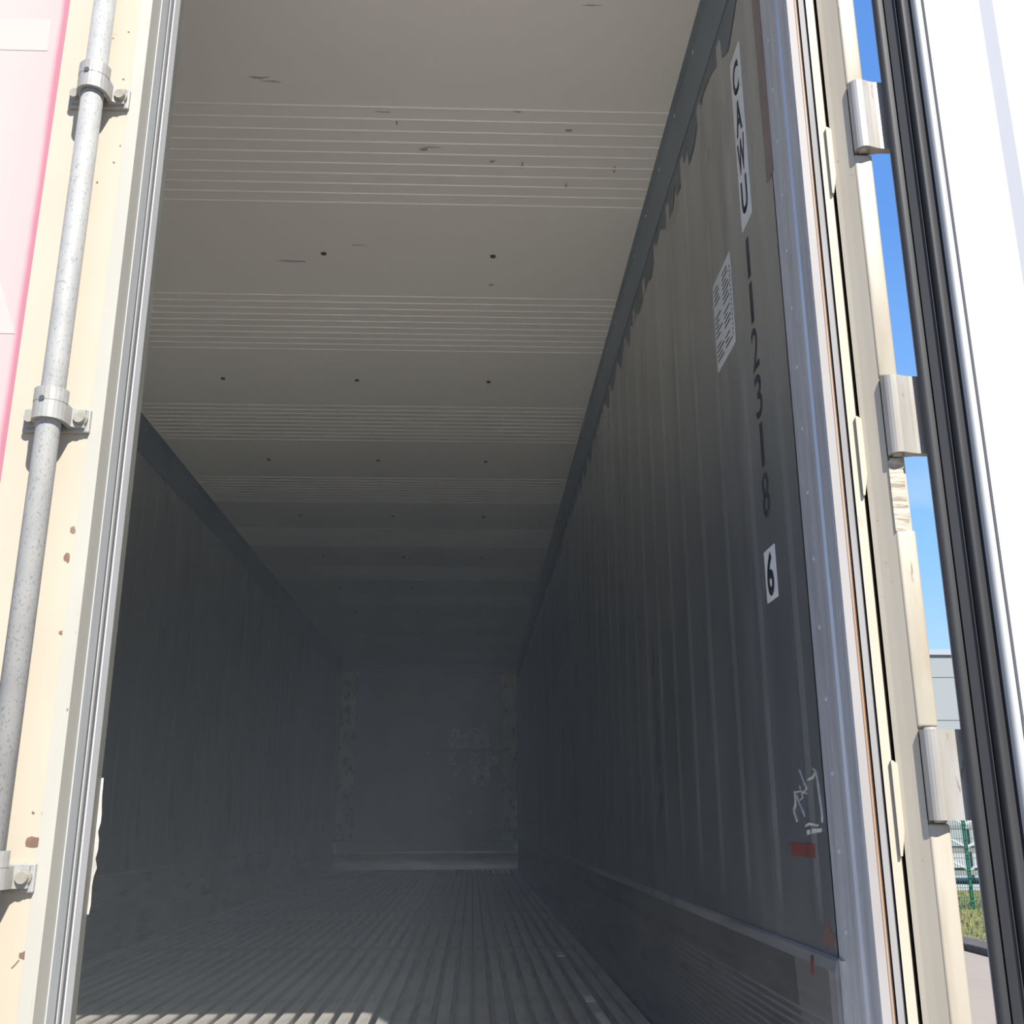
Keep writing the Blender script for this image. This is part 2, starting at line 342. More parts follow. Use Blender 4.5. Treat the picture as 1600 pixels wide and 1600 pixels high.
for (px, py, rx, rz) in [(405, 121, 0.03, 0.004), (424, 127, 0.03, 0.002), (459, 408, 0.05, 0.006), (560, 383, 0.03, 0.002), (662, 233, 0.012, 0.008), (680, 230, 0.03, 0.0025), (769, 252, 0.012, 0.006),
                         (772, 243, 0.012, 0.002), (887, 204, 0.012, 0.006), (808, 174, 0.012, 0.004), (768, 445, 0.01, 0.008), (820, 525, 0.01, 0.002), (600, 175, 0.02, 0.002), (925, 8, 0.02, 0.002), (620, 192, 0.003, 0.012), (816, 258, 0.004, 0.02), (884, 290, 0.003, 0.02), (960, 265, 0.003, 0.02)]:
    p = on_z(px, py, zc); obj('scuff', blob(p, rx, rz, 'z', 0.0008, 9, 0.5, -1), 'scuff', ceiling)

# ------------------------------------------------------------------ side walls with vertical beads
RIB0, RIBP, RIBH = 0.191, 0.2268, 0.0045
NRIB = int((YEND-RIB0)/RIBP)
def side_wall(name, s):
    w = s*HW; outer = s*(HW+0.065); za, zb = FZ+0.30, zc
    zr0, zr1 = FZ+0.455, zc-0.20         # beads run between these heights, with tapered ends
    zs = [za, zr0-0.035, zr0-0.012, zr0+0.03, zr0+0.12, zr1-0.12, zr1-0.03, zr1, zb]
    amp = [0, 0, 0.35, 0.8, 1, 1, 0.8, 0, 0]
    ys = []; 
    y0 = -0.02 if s < 0 else 0.10
    ys.append((y0, 0))
    for i in range(NRIB):
        c = RIB0 + RIBP*i
        for t, a in ((-0.030, 0), (-0.0235, 0.35), (-0.012, 0.93), (0.0, 1.0), (0.010, 0.95), (0.021, 0.35), (0.027, 0)): ys.append((c+t, a))
    ys.append((YEND+0.3, 0))
    bm = bmesh.new(); grid = []
    for yy, a in ys:
        grid.append([bm.verts.new((w - s*RIBH*a*am, yy, zz)) for zz, am in zip(zs, amp)])
    for i in range(len(ys)-1):
        for j in range(len(zs)-1): bm.faces.new((grid[i][j], grid[i+1][j], grid[i+1][j+1], grid[i][j+1]))
    # outer skin and closing faces
    o = [bm.verts.new(v) for v in ((outer, ys[0][0], za), (outer, ys[-1][0], za), (outer, ys[-1][0], zb), (outer, ys[0][0], zb))]
    bm.faces.new(o)
    bm.faces.new([g_[0] for g_ in grid] + [o[1], o[0]]); bm.faces.new([g_[-1] for g_ in grid] + [o[2], o[3]])
    bm.faces.new(grid[0] + [o[3], o[0]]); bm.faces.new(grid[-1] + [o[2], o[1]])
    ob = obj(name, bm, 'wall_sheet'); ob['kind'] = 'structure'
    # riveted strip below the ceiling
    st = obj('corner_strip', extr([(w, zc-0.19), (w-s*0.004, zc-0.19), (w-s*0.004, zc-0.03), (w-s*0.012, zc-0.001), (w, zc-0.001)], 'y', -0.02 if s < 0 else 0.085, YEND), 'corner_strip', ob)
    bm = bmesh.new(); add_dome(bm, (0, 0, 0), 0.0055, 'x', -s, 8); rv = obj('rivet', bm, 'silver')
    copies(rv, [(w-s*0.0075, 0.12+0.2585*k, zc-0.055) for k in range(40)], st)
    if s < 0: return ob
    # ragged sealant smear running down from the strip
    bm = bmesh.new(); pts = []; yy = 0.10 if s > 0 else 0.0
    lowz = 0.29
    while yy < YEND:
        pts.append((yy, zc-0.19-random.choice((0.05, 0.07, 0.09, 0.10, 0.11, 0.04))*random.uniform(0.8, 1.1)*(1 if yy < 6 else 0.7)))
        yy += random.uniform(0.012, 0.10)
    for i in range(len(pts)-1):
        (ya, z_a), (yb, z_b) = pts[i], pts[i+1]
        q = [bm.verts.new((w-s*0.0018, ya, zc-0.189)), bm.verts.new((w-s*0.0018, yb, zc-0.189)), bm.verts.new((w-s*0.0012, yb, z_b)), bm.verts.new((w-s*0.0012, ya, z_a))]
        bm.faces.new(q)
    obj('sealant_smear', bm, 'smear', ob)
    return ob
wall_r = side_wall('wall_right', 1); tag(wall_r, 'dark grey ribbed side wall carrying the stacked container number', 'wall', kind='structure')
wall_l = side_wall('wall_left', -1); tag(wall_l, 'hazy blue grey ribbed side wall without a number', 'wall', kind='structure')

def kick(name, s, zt, y0):
    w = s*(HW-0.001); pr = [(s*(HW+0.05), FZ-0.06), (s*(HW-0.012), FZ-0.06)]
    z = FZ+0.012
    while z < FZ+zt-0.10:
        pr += [(s*(HW-0.012), z), (s*(HW-0.0095), z+0.0015), (s*(HW-0.0095), z+0.0035), (s*(HW-0.012), z+0.005)]; z += 0.0145
    pr += [(s*(HW-0.012), FZ+zt-0.020), (s*(HW-0.0085), FZ+zt-0.004), (s*(HW-0.004), FZ+zt), (s*(HW+0.05), FZ+zt)]
    return obj(name, extr(pr, 'y', y0, YEND), 'kick_alu')
tag(kick('baseboard_right', 1, 0.377, 0.088), 'grooved aluminium kick plate below the numbered side wall', 'kick plate', kind='structure')
tag(kick('baseboard_left', -1, 0.345, 0.02), 'grooved aluminium kick plate below the hazy side wall', 'kick plate', kind='structure')

# ------------------------------------------------------------------ front bulkhead (far end)
EB = YEND                                  # floor ends here
wb = obj('wall_back', box(-HW-0.06, HW+0.06, EB+0.30, EB+0.38, FZ-0.25, zc+0.08), 'end_panel'); tag(wb, 'far end bulkhead with a grey panel and brownish side strips', 'wall', kind='structure')
def e_(px, py, Y): p = on_y(px, py, Y); return p
Yp = EB + 0.06
zt = on_y(700, 1051, Yp).z; zb = on_y(700, 1313, Yp).z
xl0 = -HW+0.01; xl1 = on_y(555, 1180, Yp).x; xr0 = on_y(783.5, 1180, Yp).x; xr1 = HW-0.01
mid = on_y(700, 1172, Yp).z
obj('panel', box(xl1+0.002, xr0-0.002, Yp, Yp+0.03, zb, mid-0.003, 0.003, 1), 'end_panel', wb)
obj('panel', box(xl1+0.002, xr0-0.002, Yp, Yp+0.03, mid+0.003, zt, 0.003, 1), 'end_panel', wb)
obj('side_strip', box(xl0, xl1, Yp-0.02, Yp+0.03, zb, zt, 0.004, 1), 'end_strip', wb)
obj('side_strip', box(xr0, xr1, Yp-0.02, Yp+0.03, zb, zt, 0.004, 1), 'end_strip', wb)
obj('backing', box(-HW, HW, Yp+0.03, EB+0.30, FZ+0.02, zt-0.01), 'end_panel', wb)
obj('top_rail', box(-HW+0.005, HW-0.005, Yp-0.05, Yp+0.05, zt, zt+0.05, 0.006, 1), 'end_panel', wb)
obj('ledge', box(-HW+0.002, HW-0.002, Yp-0.03, Yp+0.03, zb-0.13, zb-0.002, 0.006, 1), 'end_panel', wb)
pr = [(EB+0.06, FZ+0.205)]
for i in range(17):
    t = i/16*math.pi/2; pr.append((EB+0.05-0.10*math.sin(t)*0.9, FZ+0.20-0.19*(1-math.cos(t)) - 0.0*i))
pr += [(EB-0.05, FZ-0.02), (EB+0.06, FZ-0.02)]
obj('deflector', extr(pr, 'x', -HW+0.003, HW-0.003), 'deflector', wb)
obj('deflector_lip', box(-HW+0.003, HW-0.003, EB+0.01, EB+0.07, FZ+0.195, FZ+0.222, 0.006, 1), 'deflector', wb)
# worn bare patches on the panel, metal sheen painted in as near-white colour
for (a, b_, c_, d_) in [(698, 1136, 768, 1170), (733, 1174, 768, 1228), (699, 1174, 712, 1197), (768, 1180, 780, 1196)]:
    q0 = on_y(a, b_, Yp); q1 = on_y(c_, d_, Yp); cx_, cz_ = (q0.x+q1.x)/2, (q0.z+q1.z)/2; rx_, rz_ = abs(q1.x-q0.x)/2, abs(q1.z-q0.z)/2
    bm = bmesh.new(); pts = []; n = 44
    for i in range(n):
        t_ = 2*math.pi*i/n; c0, s0 = math.cos(t_), math.sin(t_); k_ = (abs(c0)**6 + abs(s0)**6)**(-1/6)*random.uniform(0.86, 1.05)
        pts.append((cx_+rx_*c0*k_, cz_+rz_*s0*k_))
    A = [bm.verts.new((x, Yp-0.0012, z)) for x, z in pts]; B = [bm.verts.new((x, Yp+0.001, z)) for x, z in pts]
    bm.faces.new(A); bm.faces.new(B[::-1])
    for i in range(n): bm.faces.new((A[i], B[i], B[(i+1) % n], A[(i+1) % n]))
    obj('worn_patch', bm, 'worn_patch', wb)
for (a, b_) in [(664, 1250), (701, 1248), (669, 1176), (735, 1268), (754, 1264), (775, 1290), (757, 1134), (712, 1208)]:
    p = on_y(a, b_, Yp); r0 = 0.02 if b_ not in (1134, 1208) else 0.045
    obj('chip', blob((p.x, Yp, p.z), r0, r0*0.9, 'y', 0.0012, 9, 0.35, -1), 'pale_grey', wb)

# ------------------------------------------------------------------ right-hand door frame, built strip by strip
ZB, ZT = FZ-0.16, FZ+2.62
def P2(X, d): return (X + CX, d - CD)
def strip(name, pts, mat, parent, z0=ZB, z1=ZT, smooth=False): return obj(name, prism([P2(*p) for p in pts], z0, z1), mat, parent, smooth)
jamb = strip('trim_1', [(0.5728, 1.735), (0.5728, 1.577), (0.5745, 1.572), (0.66, 1.572), (0.66, 1.735)], 'jamb_steel', None)
tag(jamb, 'grey scratched steel jamb with rivets beside the numbered wall', 'door jamb', kind='structure')
strip('bead', [(0.5728, 1.652), (0.5690, 1.648), (0.5682, 1.632), (0.5690, 1.622), (0.5728, 1.618)], 'silver', jamb)
strip('bright_edge', [(0.5728, 1.580), (0.5715, 1.574), (0.5735, 1.570), (0.5760, 1.5715)], 'silver', jamb)
bm = bmesh.new(); add_dome(bm, (0, 0, 0), 0.0045, 'x', -1, 8); rv = obj('rivet', bm, 'silver')
copies(rv, [(CX+0.5728, 0.058, FZ+0.42+0.1175*k) for k in range(19)], jamb)
obj('white_sealant', prism([P2(0.5728, 1.719), P2(0.5675, 1.716), P2(0.5685, 1.706), P2(0.5728, 1.702)], FZ-0.05, FZ+0.375), 'sealant_white', jamb)
def ramp_strip(name, r0, r1, d, mat, parent, da=None):      # a step of the seal ramp; its flanks lean back into the frame
    da = d if da is None else da
    return strip(name, [(r0*da, da), (r1*d, d), (r1*1.60+0.012, 1.60), (r0*1.60+0.003, 1.60)], mat, parent)
seat = ramp_strip('trim_2', 0.3652, 0.3745, 1.508, 'lilac_alu', None)
tag(seat, 'pale sealing strips and rust line between the steel jamb and the corner post', 'door seal seat', kind='structure')
ramp_strip('rust_line', 0.3745, 0.3777, 1.507, 'rust_sealant', seat)
ramp_strip('seal_channel', 0.3792, 0.3862, 1.502, 'seal_grey', seat)
ramp_strip('cream_strip', 0.3880, 0.3970, 1.497, 'cream_paint', seat)
for zc_ in (2.285, 1.73, 1.163, 0.602, 0.05):       # keeper tabs beside the hinges, with tapered ends
    bm = bmesh.new(); x0, x1 = 0.5915, 0.6005; zc_ = CH + (zc_-CH)*1.492/1.6
    outl = [(x0, -0.066), (x0+0.003, -0.066), (x1, -0.033), (x1, 0.058), (x0+0.003, 0.063), (x0, 0.063)]
    A = [bm.verts.new((a+CX, 1.4905-CD, FZ+zc_+b_)) for a, b_ in outl]; B = [bm.verts.new((a+CX+0.006, 1.515-CD, FZ+zc_+b_)) for a, b_ in outl]
    bm.faces.new(A); bm.faces.new(B[::-1])
    for i in range(6): bm.faces.new((A[i], B[i], B[(i+1) % 6], A[(i+1) % 6]))
    obj('keeper_tab', bm, 'cream_paint', seat)
# corner post with front flange segments between the hinges
post_ = strip('trim_3', [(0.6000, 1.4955), (0.6060, 1.4905), (0.6150, 1.4815), (0.6258, 1.4700), (0.6300, 1.4765), (0.6545, 1.4765), (0.6545, 1.60), (0.645, 1.60)], 'post_paint', None)
tag(post_, 'cream corner post with hinge cut outs beside the open door', 'corner post', kind='structure')
HZ = [(2.250, 2.385), (1.692, 1.8277), (1.1348, 1.2662), (0.582, 0.7091), (0.022, 0.152)]
def hz(z): return CH + (z-CH)*1.462/1.52        # heights were read at 1.52 m, the blades stand at 1.462 m
HZ = [(hz(a), hz(b_)) for a, b_ in HZ]
edges = [2.62] + [v for a, b_ in HZ for v in (b_, a)] + [-0.16]
for i in range(0, len(edges), 2):
    z1, z0 = edges[i]-0.004, edges[i+1]+0.004
    if i == 6:
        zm = on_y(1400, 828, 1.467-CD).z-FZ
        obj('flange', box(CX+0.6256, CX+0.6557, 1.467-CD, 1.490-CD, FZ+z0, FZ+zm, 0.004, 3), 'cream_worn', post_, True)
        # the piece above it, with the paint peeled off one side
        bm = bmesh.new(); n = 9; A = []; B = []
        pl = [(0.6256, zm-0.002), (0.6395, zm-0.002)]
        for k in range(n): pl.append((0.648+random.uniform(-0.0025, 0.0035), zm + 0.012 + (z1-zm-0.03)*k/(n-1)))
        pl += [(0.650, z1-0.012), (0.645, z1), (0.630, z1), (0.6256, z1-0.006)]
        A = [bm.verts.new((a+CX, 1.4675-CD, FZ+b_)) for a, b_ in pl]; B = [bm.verts.new((a+CX, 1.490-CD, FZ+b_)) for a, b_ in pl]
        bm.faces.new(A); bm.faces.new(B[::-1])
        for k in range(len(pl)): bm.faces.new((A[k], B[k], B[(k+1) % len(pl)], A[(k+1) % len(pl)]))
        obj('flange', bm, 'torn_paint', post_)
    else:
        obj('flange', box(CX+0.6256, CX+0.6557, 1.467-CD, 1.490-CD, FZ+z0, FZ+z1, 0.004, 3), 'cream_worn', post_, True)
# header, sill, far post
hd = obj('trim_4', box(-HW-0.07, HW+0.08, -0.10, 0.06, FZ+2.50, FZ+2.72), 'cream_paint'); tag(hd, 'cream steel header beam over the container doorway', 'header beam', kind='structure')
sl = obj('trim_5', box(-HW-0.07, HW+0.08, -0.11, 0.045, FZ-0.30, FZ-0.02), 'jamb_steel'); tag(sl, 'grey steel door sill in front of the T bar floor', 'door sill', kind='structure')
lp = obj('trim_6', box(-HW-0.075, -HW+0.0, -0.155, 0.03, ZB, ZT), 'cream_paint'); tag(lp, 'cream corner post on the hinge side of the closed door', 'corner post', kind='structure')
rf = obj('roof', box(-HW-0.07, HW+0.07, -0.02, EB+0.38, zc+0.08, zc+0.13), 'exterior_white'); tag(rf, 'flat container roof above the ceiling', 'roof', kind='structure')

# ------------------------------------------------------------------ closed door leaf on the left
DF = 1.51                                   # depth of its outer face
XE = -0.3785*DF                             # free edge
d1 = obj('door_1', box(-HW+0.004, XE+CX-0.001, DF-CD, DF-CD+0.075, FZ-0.0, FZ+2.50, 0.003, 2), 'cream_paint'); tag(d1, 'closed cream container door with locking rod and faded pink decal', 'door', kind='structure')
def eds(name, r0, r1, mat, xin=0.0, z0=FZ+0.0, z1=FZ+2.5, th=0.02):
    X = XE + xin; a, b_ = X/r0, X/r1
    if a > b_: a, b_ = b_, a
    return strip(name, [(X-th, a), (X, a+0.0008), (X, b_-0.0008), (X-th, b_)], mat, d1, z0, z1)
eds('edge_frame', -0.3785, -0.3672, 'door_edge', 0.0004)
eds('edge_profile', -0.3672, -0.3598, 'edge_alu', 0.002)
eds('gasket_groove', -0.3598, -0.3575, 'gasket_grey', 0.0)
eds('gasket_bead', -0.3575, -0.3556, 'edge_alu', 0.0015)
eds('gasket', -0.3556, -0.3522, 'gasket_grey', 0.0005)
eds('seal_strip', -0.3522, -0.3462, 'pvc_white', 0.0025)
eds('inner_gasket', -0.3462, -0.3415, 'gasket_olive', 0.0, th=0.03)
obj('inner_skin', box(-HW+0.03, XE+CX-0.02, DF-CD+0.07, 0.02, FZ+0.02, FZ+2.48), 'inner_skin', d1)
bm = bmesh.new(); zz = on_y(150, 1215, 0.03).z; zn = on_y(133, 1430, 0.03).z; pts = []
for i in range(16):
    pts.append((XE+CX+0.002+random.uniform(0.001, 0.0045)*(0.4+math.sin(math.pi*i/15)), zz+(zn-zz)*i/15))
for i in range(15):
    q = [bm.verts.new((XE+CX-0.012, 0.044, pts[i][1])), bm.verts.new((pts[i][0], 0.042, pts[i][1])), bm.verts.new((pts[i+1][0], 0.042, pts[i+1][1])), bm.verts.new((XE+CX-0.012, 0.044, pts[i+1][1]))]
    bm.faces.new(q)
obj('torn_lip', bm, 'sealant_white', d1)
# locking rod and its saddle brackets
RX, RD, RR = -0.6385, DF-0.034, 0.0175
obj('lock_rod', cyl((RX+CX, RD-CD, FZ-0.12), RR, 2.66, 'z', 28), 'galvanised', d1, True)
def bracket(zm):
    yb = DF-CD; cx = RX+CX
    base = obj('rod_bracket', box(cx-0.050, cx+0.050, yb-0.0075, yb+0.0005, zm-0.019, zm+0.019, 0.002, 2), 'bracket_metal', d1)
    # saddle band arching over the rod
    pl = []; ro, ri = RR+0.0075, RR+0.0008; yc = RD-CD
    outer = [(cx+0.044, yb-0.0125), (cx+0.033, yb-0.0125), (cx+ro+0.001, yb-0.018)]
    for i in range(13):
        t = math.pi*i/12; outer.append((cx+ro*math.cos(t), yc-ro*math.sin(t)*1.0))
    outer += [(cx-ro-0.001, yb-0.018), (cx-0.033, yb-0.0125), (cx-0.044, yb-0.0125)]
    inner = [(cx-0.044, yb-0.006), (cx-ri, yb-0.006)]
    for i in range(13):
        t = math.pi - math.pi*i/12; inner.append((cx+ri*math.cos(t), yc-ri*math.sin(t)))
    inner += [(cx+ri, yb-0.006), (cx+0.044, yb-0.006)]
    obj('saddle', prism(outer+inner, zm-0.013, zm+0.034 if False else zm+0.016), 'bracket_metal', base)
    band = []
    for i in range(13):
        t = math.pi*i/12; band.append((cx+(ro+0.0005)*math.cos(t), yc-(ro+0.0005)*math.sin(t)))
    for i in range(13):
        t = math.pi - math.pi*i/12; band.append((cx+ri*math.cos(t), yc-ri*math.sin(t)))
    obj('collar', prism(band, zm+0.015, zm+0.036), 'bracket_metal', base)
    obj('dark_disc', cyl((cx-0.004, yc-ro-0.0012, zm+0.016), 0.0042, 0.004, 'y', 12), 'dark_matt', base)  # small dark disc standing proud of the saddle band
    for sx in (-0.037, 0.037):
        bm = bmesh.new(); add_cyl(bm, (cx+sx, yb-0.013, zm+0.001), 0.0105, 0.006, 'y', 16); add_cyl(bm, (cx+sx, yb-0.020, zm+0.001), 0.0080, 0.008, 'y', 14, 0.0092)
        obj('bolt', bm, 'bolt_metal', base)
for (px, py) in [(150, 155), (85, 658), (30, 1372)]:
    bracket(on_y(px, py, DF-CD-0.005).z)
bracket(FZ+2.34)
# faded decal with a paler block and triangle
xd1 = -0.4722*DF+CX
dec = obj('faded_decal', box(-0.99, xd1, DF-CD-0.0012, DF-CD+0.001, FZ+0.35, FZ+2.42), 'decal', d1)
q0 = on_y(82, 32, DF-CD); q1 = on_y(60, 80, DF-CD)
obj('decal_block', box(-0.90, q0.x, DF-CD-0.0018, DF-CD, q1.z, q0.z), 'dry_trace', dec)
MATS['dry_trace'].node_tree.nodes['Principled BSDF'].inputs['Base Color'].default_value = (0.404, 0.374, 0.345, 1)
t0 = on_y(24, 522, DF-CD); t1 = on_y(0, 455, DF-CD); bm = bmesh.new()
tri = [(t0.x, t0.z), (2*t1.x-t0.x+0.01, 2*t1.z-t0.z), (t1.x-0.10, 2*t1.z-t0.z), (t1.x-0.10, t0.z)]
A = [bm.verts.new((a, DF-CD-0.0018, b_)) for a, b_ in tri]; B = [bm.verts.new((a, DF-CD, b_)) for a, b_ in tri]
bm.faces.new(A); bm.faces.new(B[::-1])
for i in range(4): bm.faces.new((A[i], B[i], B[(i+1) % 4], A[(i+1) % 4]))
obj('decal_triangle', bm, 'dry_trace', dec)
for (px, py, r0) in [(105, 872, 0.0055), (121, 886, 0.005), (117, 900, 0.0045), (114, 828, 0.004), (130, 855, 0.003), (114, 985, 0.0055), (112, 992, 0.004), (101, 1027, 0.0035), (95, 988, 0.0025), (52, 1316, 0.0075), (35, 1493, 0.0065), (45, 1519, 0.006),
                     (52, 1270, 0.002), (67, 1271, 0.002), (177, 60, 0.0016), (178, 254, 0.0018), (152, 285, 0.0014), (188, 228, 0.0012), (161, 619, 0.0013), (115, 920, 0.0025), (118, 960, 0.003), (105, 1109, 0.0015), (193, 124, 0.0015), (201, 50, 0.0013)]:
    p = on_y(px, py, DF-CD); obj('rust_chip', blob((p.x, DF-CD, p.z), r0*random.uniform(0.8, 1.2), r0*random.uniform(0.8, 1.4), 'y', 0.0004, 10, 0.45, -1), 'rust', d1)
bm = bmesh.new()                                     # thin runs below the lowest chips
for pth in ([(30, 1500), (24, 1507), (18, 1513)], [(44, 1525), (48, 1540), (50, 1560), (47, 1585)]):
    for a, b_ in zip(pth, pth[1:]):
        p, q = on_y(*a, DF-CD), on_y(*b_, DF-CD); n = (q-p).normalized().cross(Vector((0, 1, 0)))*0.0009
        vv = [bm.verts.new((v.x, DF-CD-0.0004, v.z)) for v in (p-n, p+n, q+n, q-n)]; bm.faces.new(vv)
obj('rust_run', bm, 'rust', d1)

# ------------------------------------------------------------------ open door leaf on the right
A_ = math.radians(25); ux, uy = math.cos(A_), -math.sin(A_)          # from hinge edge to free edge
ox, oy = math.sin(A_), math.cos(A_)                                  # outward (away from the viewer)
SX, SD = 0.6746, 1.44
def Q(s, o): return (SX + ux*s + ox*o + CX, SD + uy*s + oy*o - CD)
def dstrip(name, pts, mat, parent, z0=FZ+0.0, z1=FZ+2.5, smooth=False): return obj(name, prism([Q(*p) for p in pts], z0, z1), mat, parent, smooth)
d2 = obj('door_2', prism([Q(0.004, 0.030), Q(0.004, 0.112), Q(1.13, 0.112), Q(1.13, 0.030)], FZ, FZ+2.50), 'cream_paint'); tag(d2, 'open container door with dark rubber gasket and pale metal inner skin', 'door', kind='structure')
dstrip('edge_skin', [(-0.001, 0.028), (-0.001, 0.112), (0.006, 0.112), (0.006, 0.028)], 'pvc_white', d2)
def arc(s0, s1, o0, bulge, n=7): return [(s0+(s1-s0)*i/n, o0-bulge*math.sin(math.pi*i/n)) for i in range(n+1)]
dstrip('gasket', arc(0.0, 0.0165, 0.006, 0.004) + [(0.0165, 0.03), (0.0, 0.03)], 'gasket_rubber', d2, smooth=False)
dstrip('gasket', [(0.0165, 0.012), (0.019, 0.0045), (0.033, 0.0025), (0.0345, -0.0005), (0.036, 0.003), (0.036, 0.03), (0.0165, 0.03)], 'gasket_rubber', d2)
dstrip('gasket', arc(0.036, 0.0565, 0.008, 0.011, 10) + [(0.0565, 0.03), (0.036, 0.03)], 'gasket_rubber', d2)
dstrip('gasket_groove', [(0.0565, 0.014), (0.0605, 0.014), (0.0605, 0.03), (0.0565, 0.03)], 'gasket_rubber', d2)
dstrip('skin_frame', arc(0.0605, 0.0775, 0.006, 0.006, 8) + [(0.0775, 0.03), (0.0605, 0.03)], 'edge_alu', d2)
dstrip('frame_edge', [(0.0775, 0.004), (0.0805, 0.0015), (0.0805, 0.03), (0.0775, 0.03)], 'lilac_alu', d2)
# inner skin: flat band, sloping step, inner field
dstrip('inner_skin', [(0.0805, 0.003), (0.162, 0.003), (0.162, 0.03), (0.0805, 0.03)], 'inner_skin', d2, FZ+0.06, FZ+2.44)
dstrip('skin_step', [(0.162, 0.003), (0.181, -0.006), (0.181, 0.03), (0.162, 0.03)], 'inner_skin', d2, FZ+0.06, FZ+2.44)
dstrip('inner_skin', [(0.181, -0.006), (1.04, -0.006), (1.04, 0.03), (0.181, 0.03)], 'inner_skin', d2, FZ+0.06, FZ+2.44)
dstrip('gasket', [(1.04, 0.002), (1.10, -0.004), (1.125, 0.004), (1.125, 0.03), (1.04, 0.03)], 'gasket_rubber', d2)
for z0, z1 in ((FZ+2.44, FZ+2.50), (FZ, FZ+0.06)):
    dstrip('gasket', [(0.0805, 0.0), (1.04, 0.0), (1.04, 0.03), (0.0805, 0.03)], 'gasket_rubber', d2, z0, z1)
PX_, PD_ = 0.6410, 1.4635
qe = Q(0.02, 0.112)
for a, b_ in HZ:
    z0, z1 = FZ+a, FZ+b_; zm = (z0+z1)/2
    pv = Vector((PX_+CX, PD_-CD)); ev = Vector(Q(-0.001, 0.112)); dv = (ev-pv).normalized(); nv = Vector((-dv.y, dv.x))
    kn = []                                                        # plan: rounded knuckle running into a flat blade
    R0 = 0.0150
    for i in range(15):
        t = math.radians(60 + 240*i/14); kn.append(pv + (dv*math.cos(t) + nv*math.sin(t))*R0)
    kn = [pv + Vector((math.cos(t), math.sin(t)))*R0 for t in [math.radians(60 + 240*i/14) for i in range(15)]]
    qb = Vector(Q(0.09, 0.112)); qa = Vector(Q(0.035, 0.116)); x2 = CX+0.7000; y2 = pv.y
    blade = kn + [Vector((pv.x+0.016, y2-0.010)), Vector((pv.x+0.026, y2-0.0075)), Vector((x2, y2-0.0065)), Vector((x2+0.006, y2-0.002)), qa, qb, qb + Vector((0.006, 0.011)), qa + Vector((-0.002, 0.014)), Vector((x2-0.002, y2+0.0065)), Vector((pv.x+0.026, y2+0.0065))]
    bm = prism([tuple(v) for v in blade], z0, z1)
    hb = obj('hinge_blade', bm, 'hinge_steel', d2)
    obj('hinge_pin', cyl((pv.x, pv.y, z0-0.003), 0.0085, z1-z0+0.006, 'z', 14), 'hinge_steel', hb, True)

# ------------------------------------------------------------------ things stuck on the numbered wall
XW = HW
def wall_x(y):
    t = ((y-RIB0+RIBP/2) % RIBP) - RIBP/2
    return XW - RIBH*max(0.0, 1-(abs(t)/0.029)**2.2)
def text_bm(ch, w, h, cy, z0, depth=0.0006, bold=0.0, xoff=0.0):
    cu = bpy.data.curves.new('t', 'FONT'); cu.body = ch; cu.size = 1.0; cu.offset = bold; cu.resolution_u = 6
    to = bpy.data.objects.new('t', cu); COL.objects.link(to)
    bpy.context.view_layer.update(); dg = bpy.context.evaluated_depsgraph_get()
    me = bpy.data.meshes.new_from_object(to.evaluated_get(dg)); bpy.data.objects.remove(to); bpy.data.curves.remove(cu)
    bm = bmesh.new(); bm.from_mesh(me); bpy.data.meshes.remove(me)
    xs = [v.co.x for v in bm.verts]; ys = [v.co.y for v in bm.verts]
    x0, x1, y0, y1 = min(xs), max(xs), min(ys), max(ys)
    for v in bm.verts:
        u = (v.co.x-x0)/(x1-x0)-0.5; t = (v.co.y-y0)/(y1-y0)
        v.co = (XW-xoff, cy - u*w, z0 + t*h)           # reading direction runs towards the door (-y)
    ext = bmesh.ops.extrude_face_region(bm, geom=bm.faces[:])
    bmesh.ops.translate(bm, vec=(-depth, 0, 0), verts=[g_ for g_ in ext['geom'] if isinstance(g_, bmesh.types.BMVert)])
    return bm
def wbox(y0, y1, z0, z1, th=0.0012, x=XW, bev=0): return box(x-th, x+0.0015, min(y0, y1), max(y0, y1), z0, z1, bev, 1)
yl0, yl1 = 1.885-CD, 1.962-CD; zl0, zl1 = FZ+CH+1.218, FZ+CH+1.649
lab = obj('number_label', wbox(yl0, yl1, zl0, zl1), 'label_white'); tag(lab, 'tall white label reading CAWU stacked vertically on the ribbed wall', 'label')
cy = (yl0+yl1)/2
for i, ch in enumerate('CAWU'):
    zt_ = zl1 - 0.026 - 0.099*i
    obj('letter', text_bm(ch, 0.046 if ch != 'W' else 0.056, 0.083, cy, zt_-0.083, bold=0.025, xoff=0.0012), 'ink', lab)
dg_ = empty('serial_number', (XW, 1.934-CD, FZ+CH+0.571)); tag(dg_, 'dark digits 112318 stacked vertically on the ribbed wall', 'lettering')
ztop = FZ+CH+1.186; pit = (1.186-0.571-0.090)/5
for i, ch in enumerate('112318'):
    o = obj('digit', text_bm(ch, 0.020 if ch == '1' else 0.047, 0.092, 1.934-CD, ztop-0.092-pit*i, bold=0.004), 'ink_grey'); under(o, dg_)
six = obj('check_digit_label', wbox(1.905-CD, 1.9755-CD, FZ+CH+0.405, FZ+CH+0.507), 'label_white'); tag(six, 'white label with a black 6 below the stacked digits', 'label')
obj('digit', text_bm('6', 0.044, 0.086, 1.940-CD, FZ+CH+0.413, bold=0.028, xoff=0.0012), 'ink', six)
ya, yb = 2.076-CD, 2.244-CD; za, zb_ = FZ+CH+1.015, FZ+CH+1.239
pap = obj('notice_sheet', wbox(ya, yb, za, zb_, 0.0012), 'paper'); tag(pap, 'pale printed instruction sheet pasted on the ribbed wall', 'notice')
bm = bmesh.new(); rnd = random.Random(3)
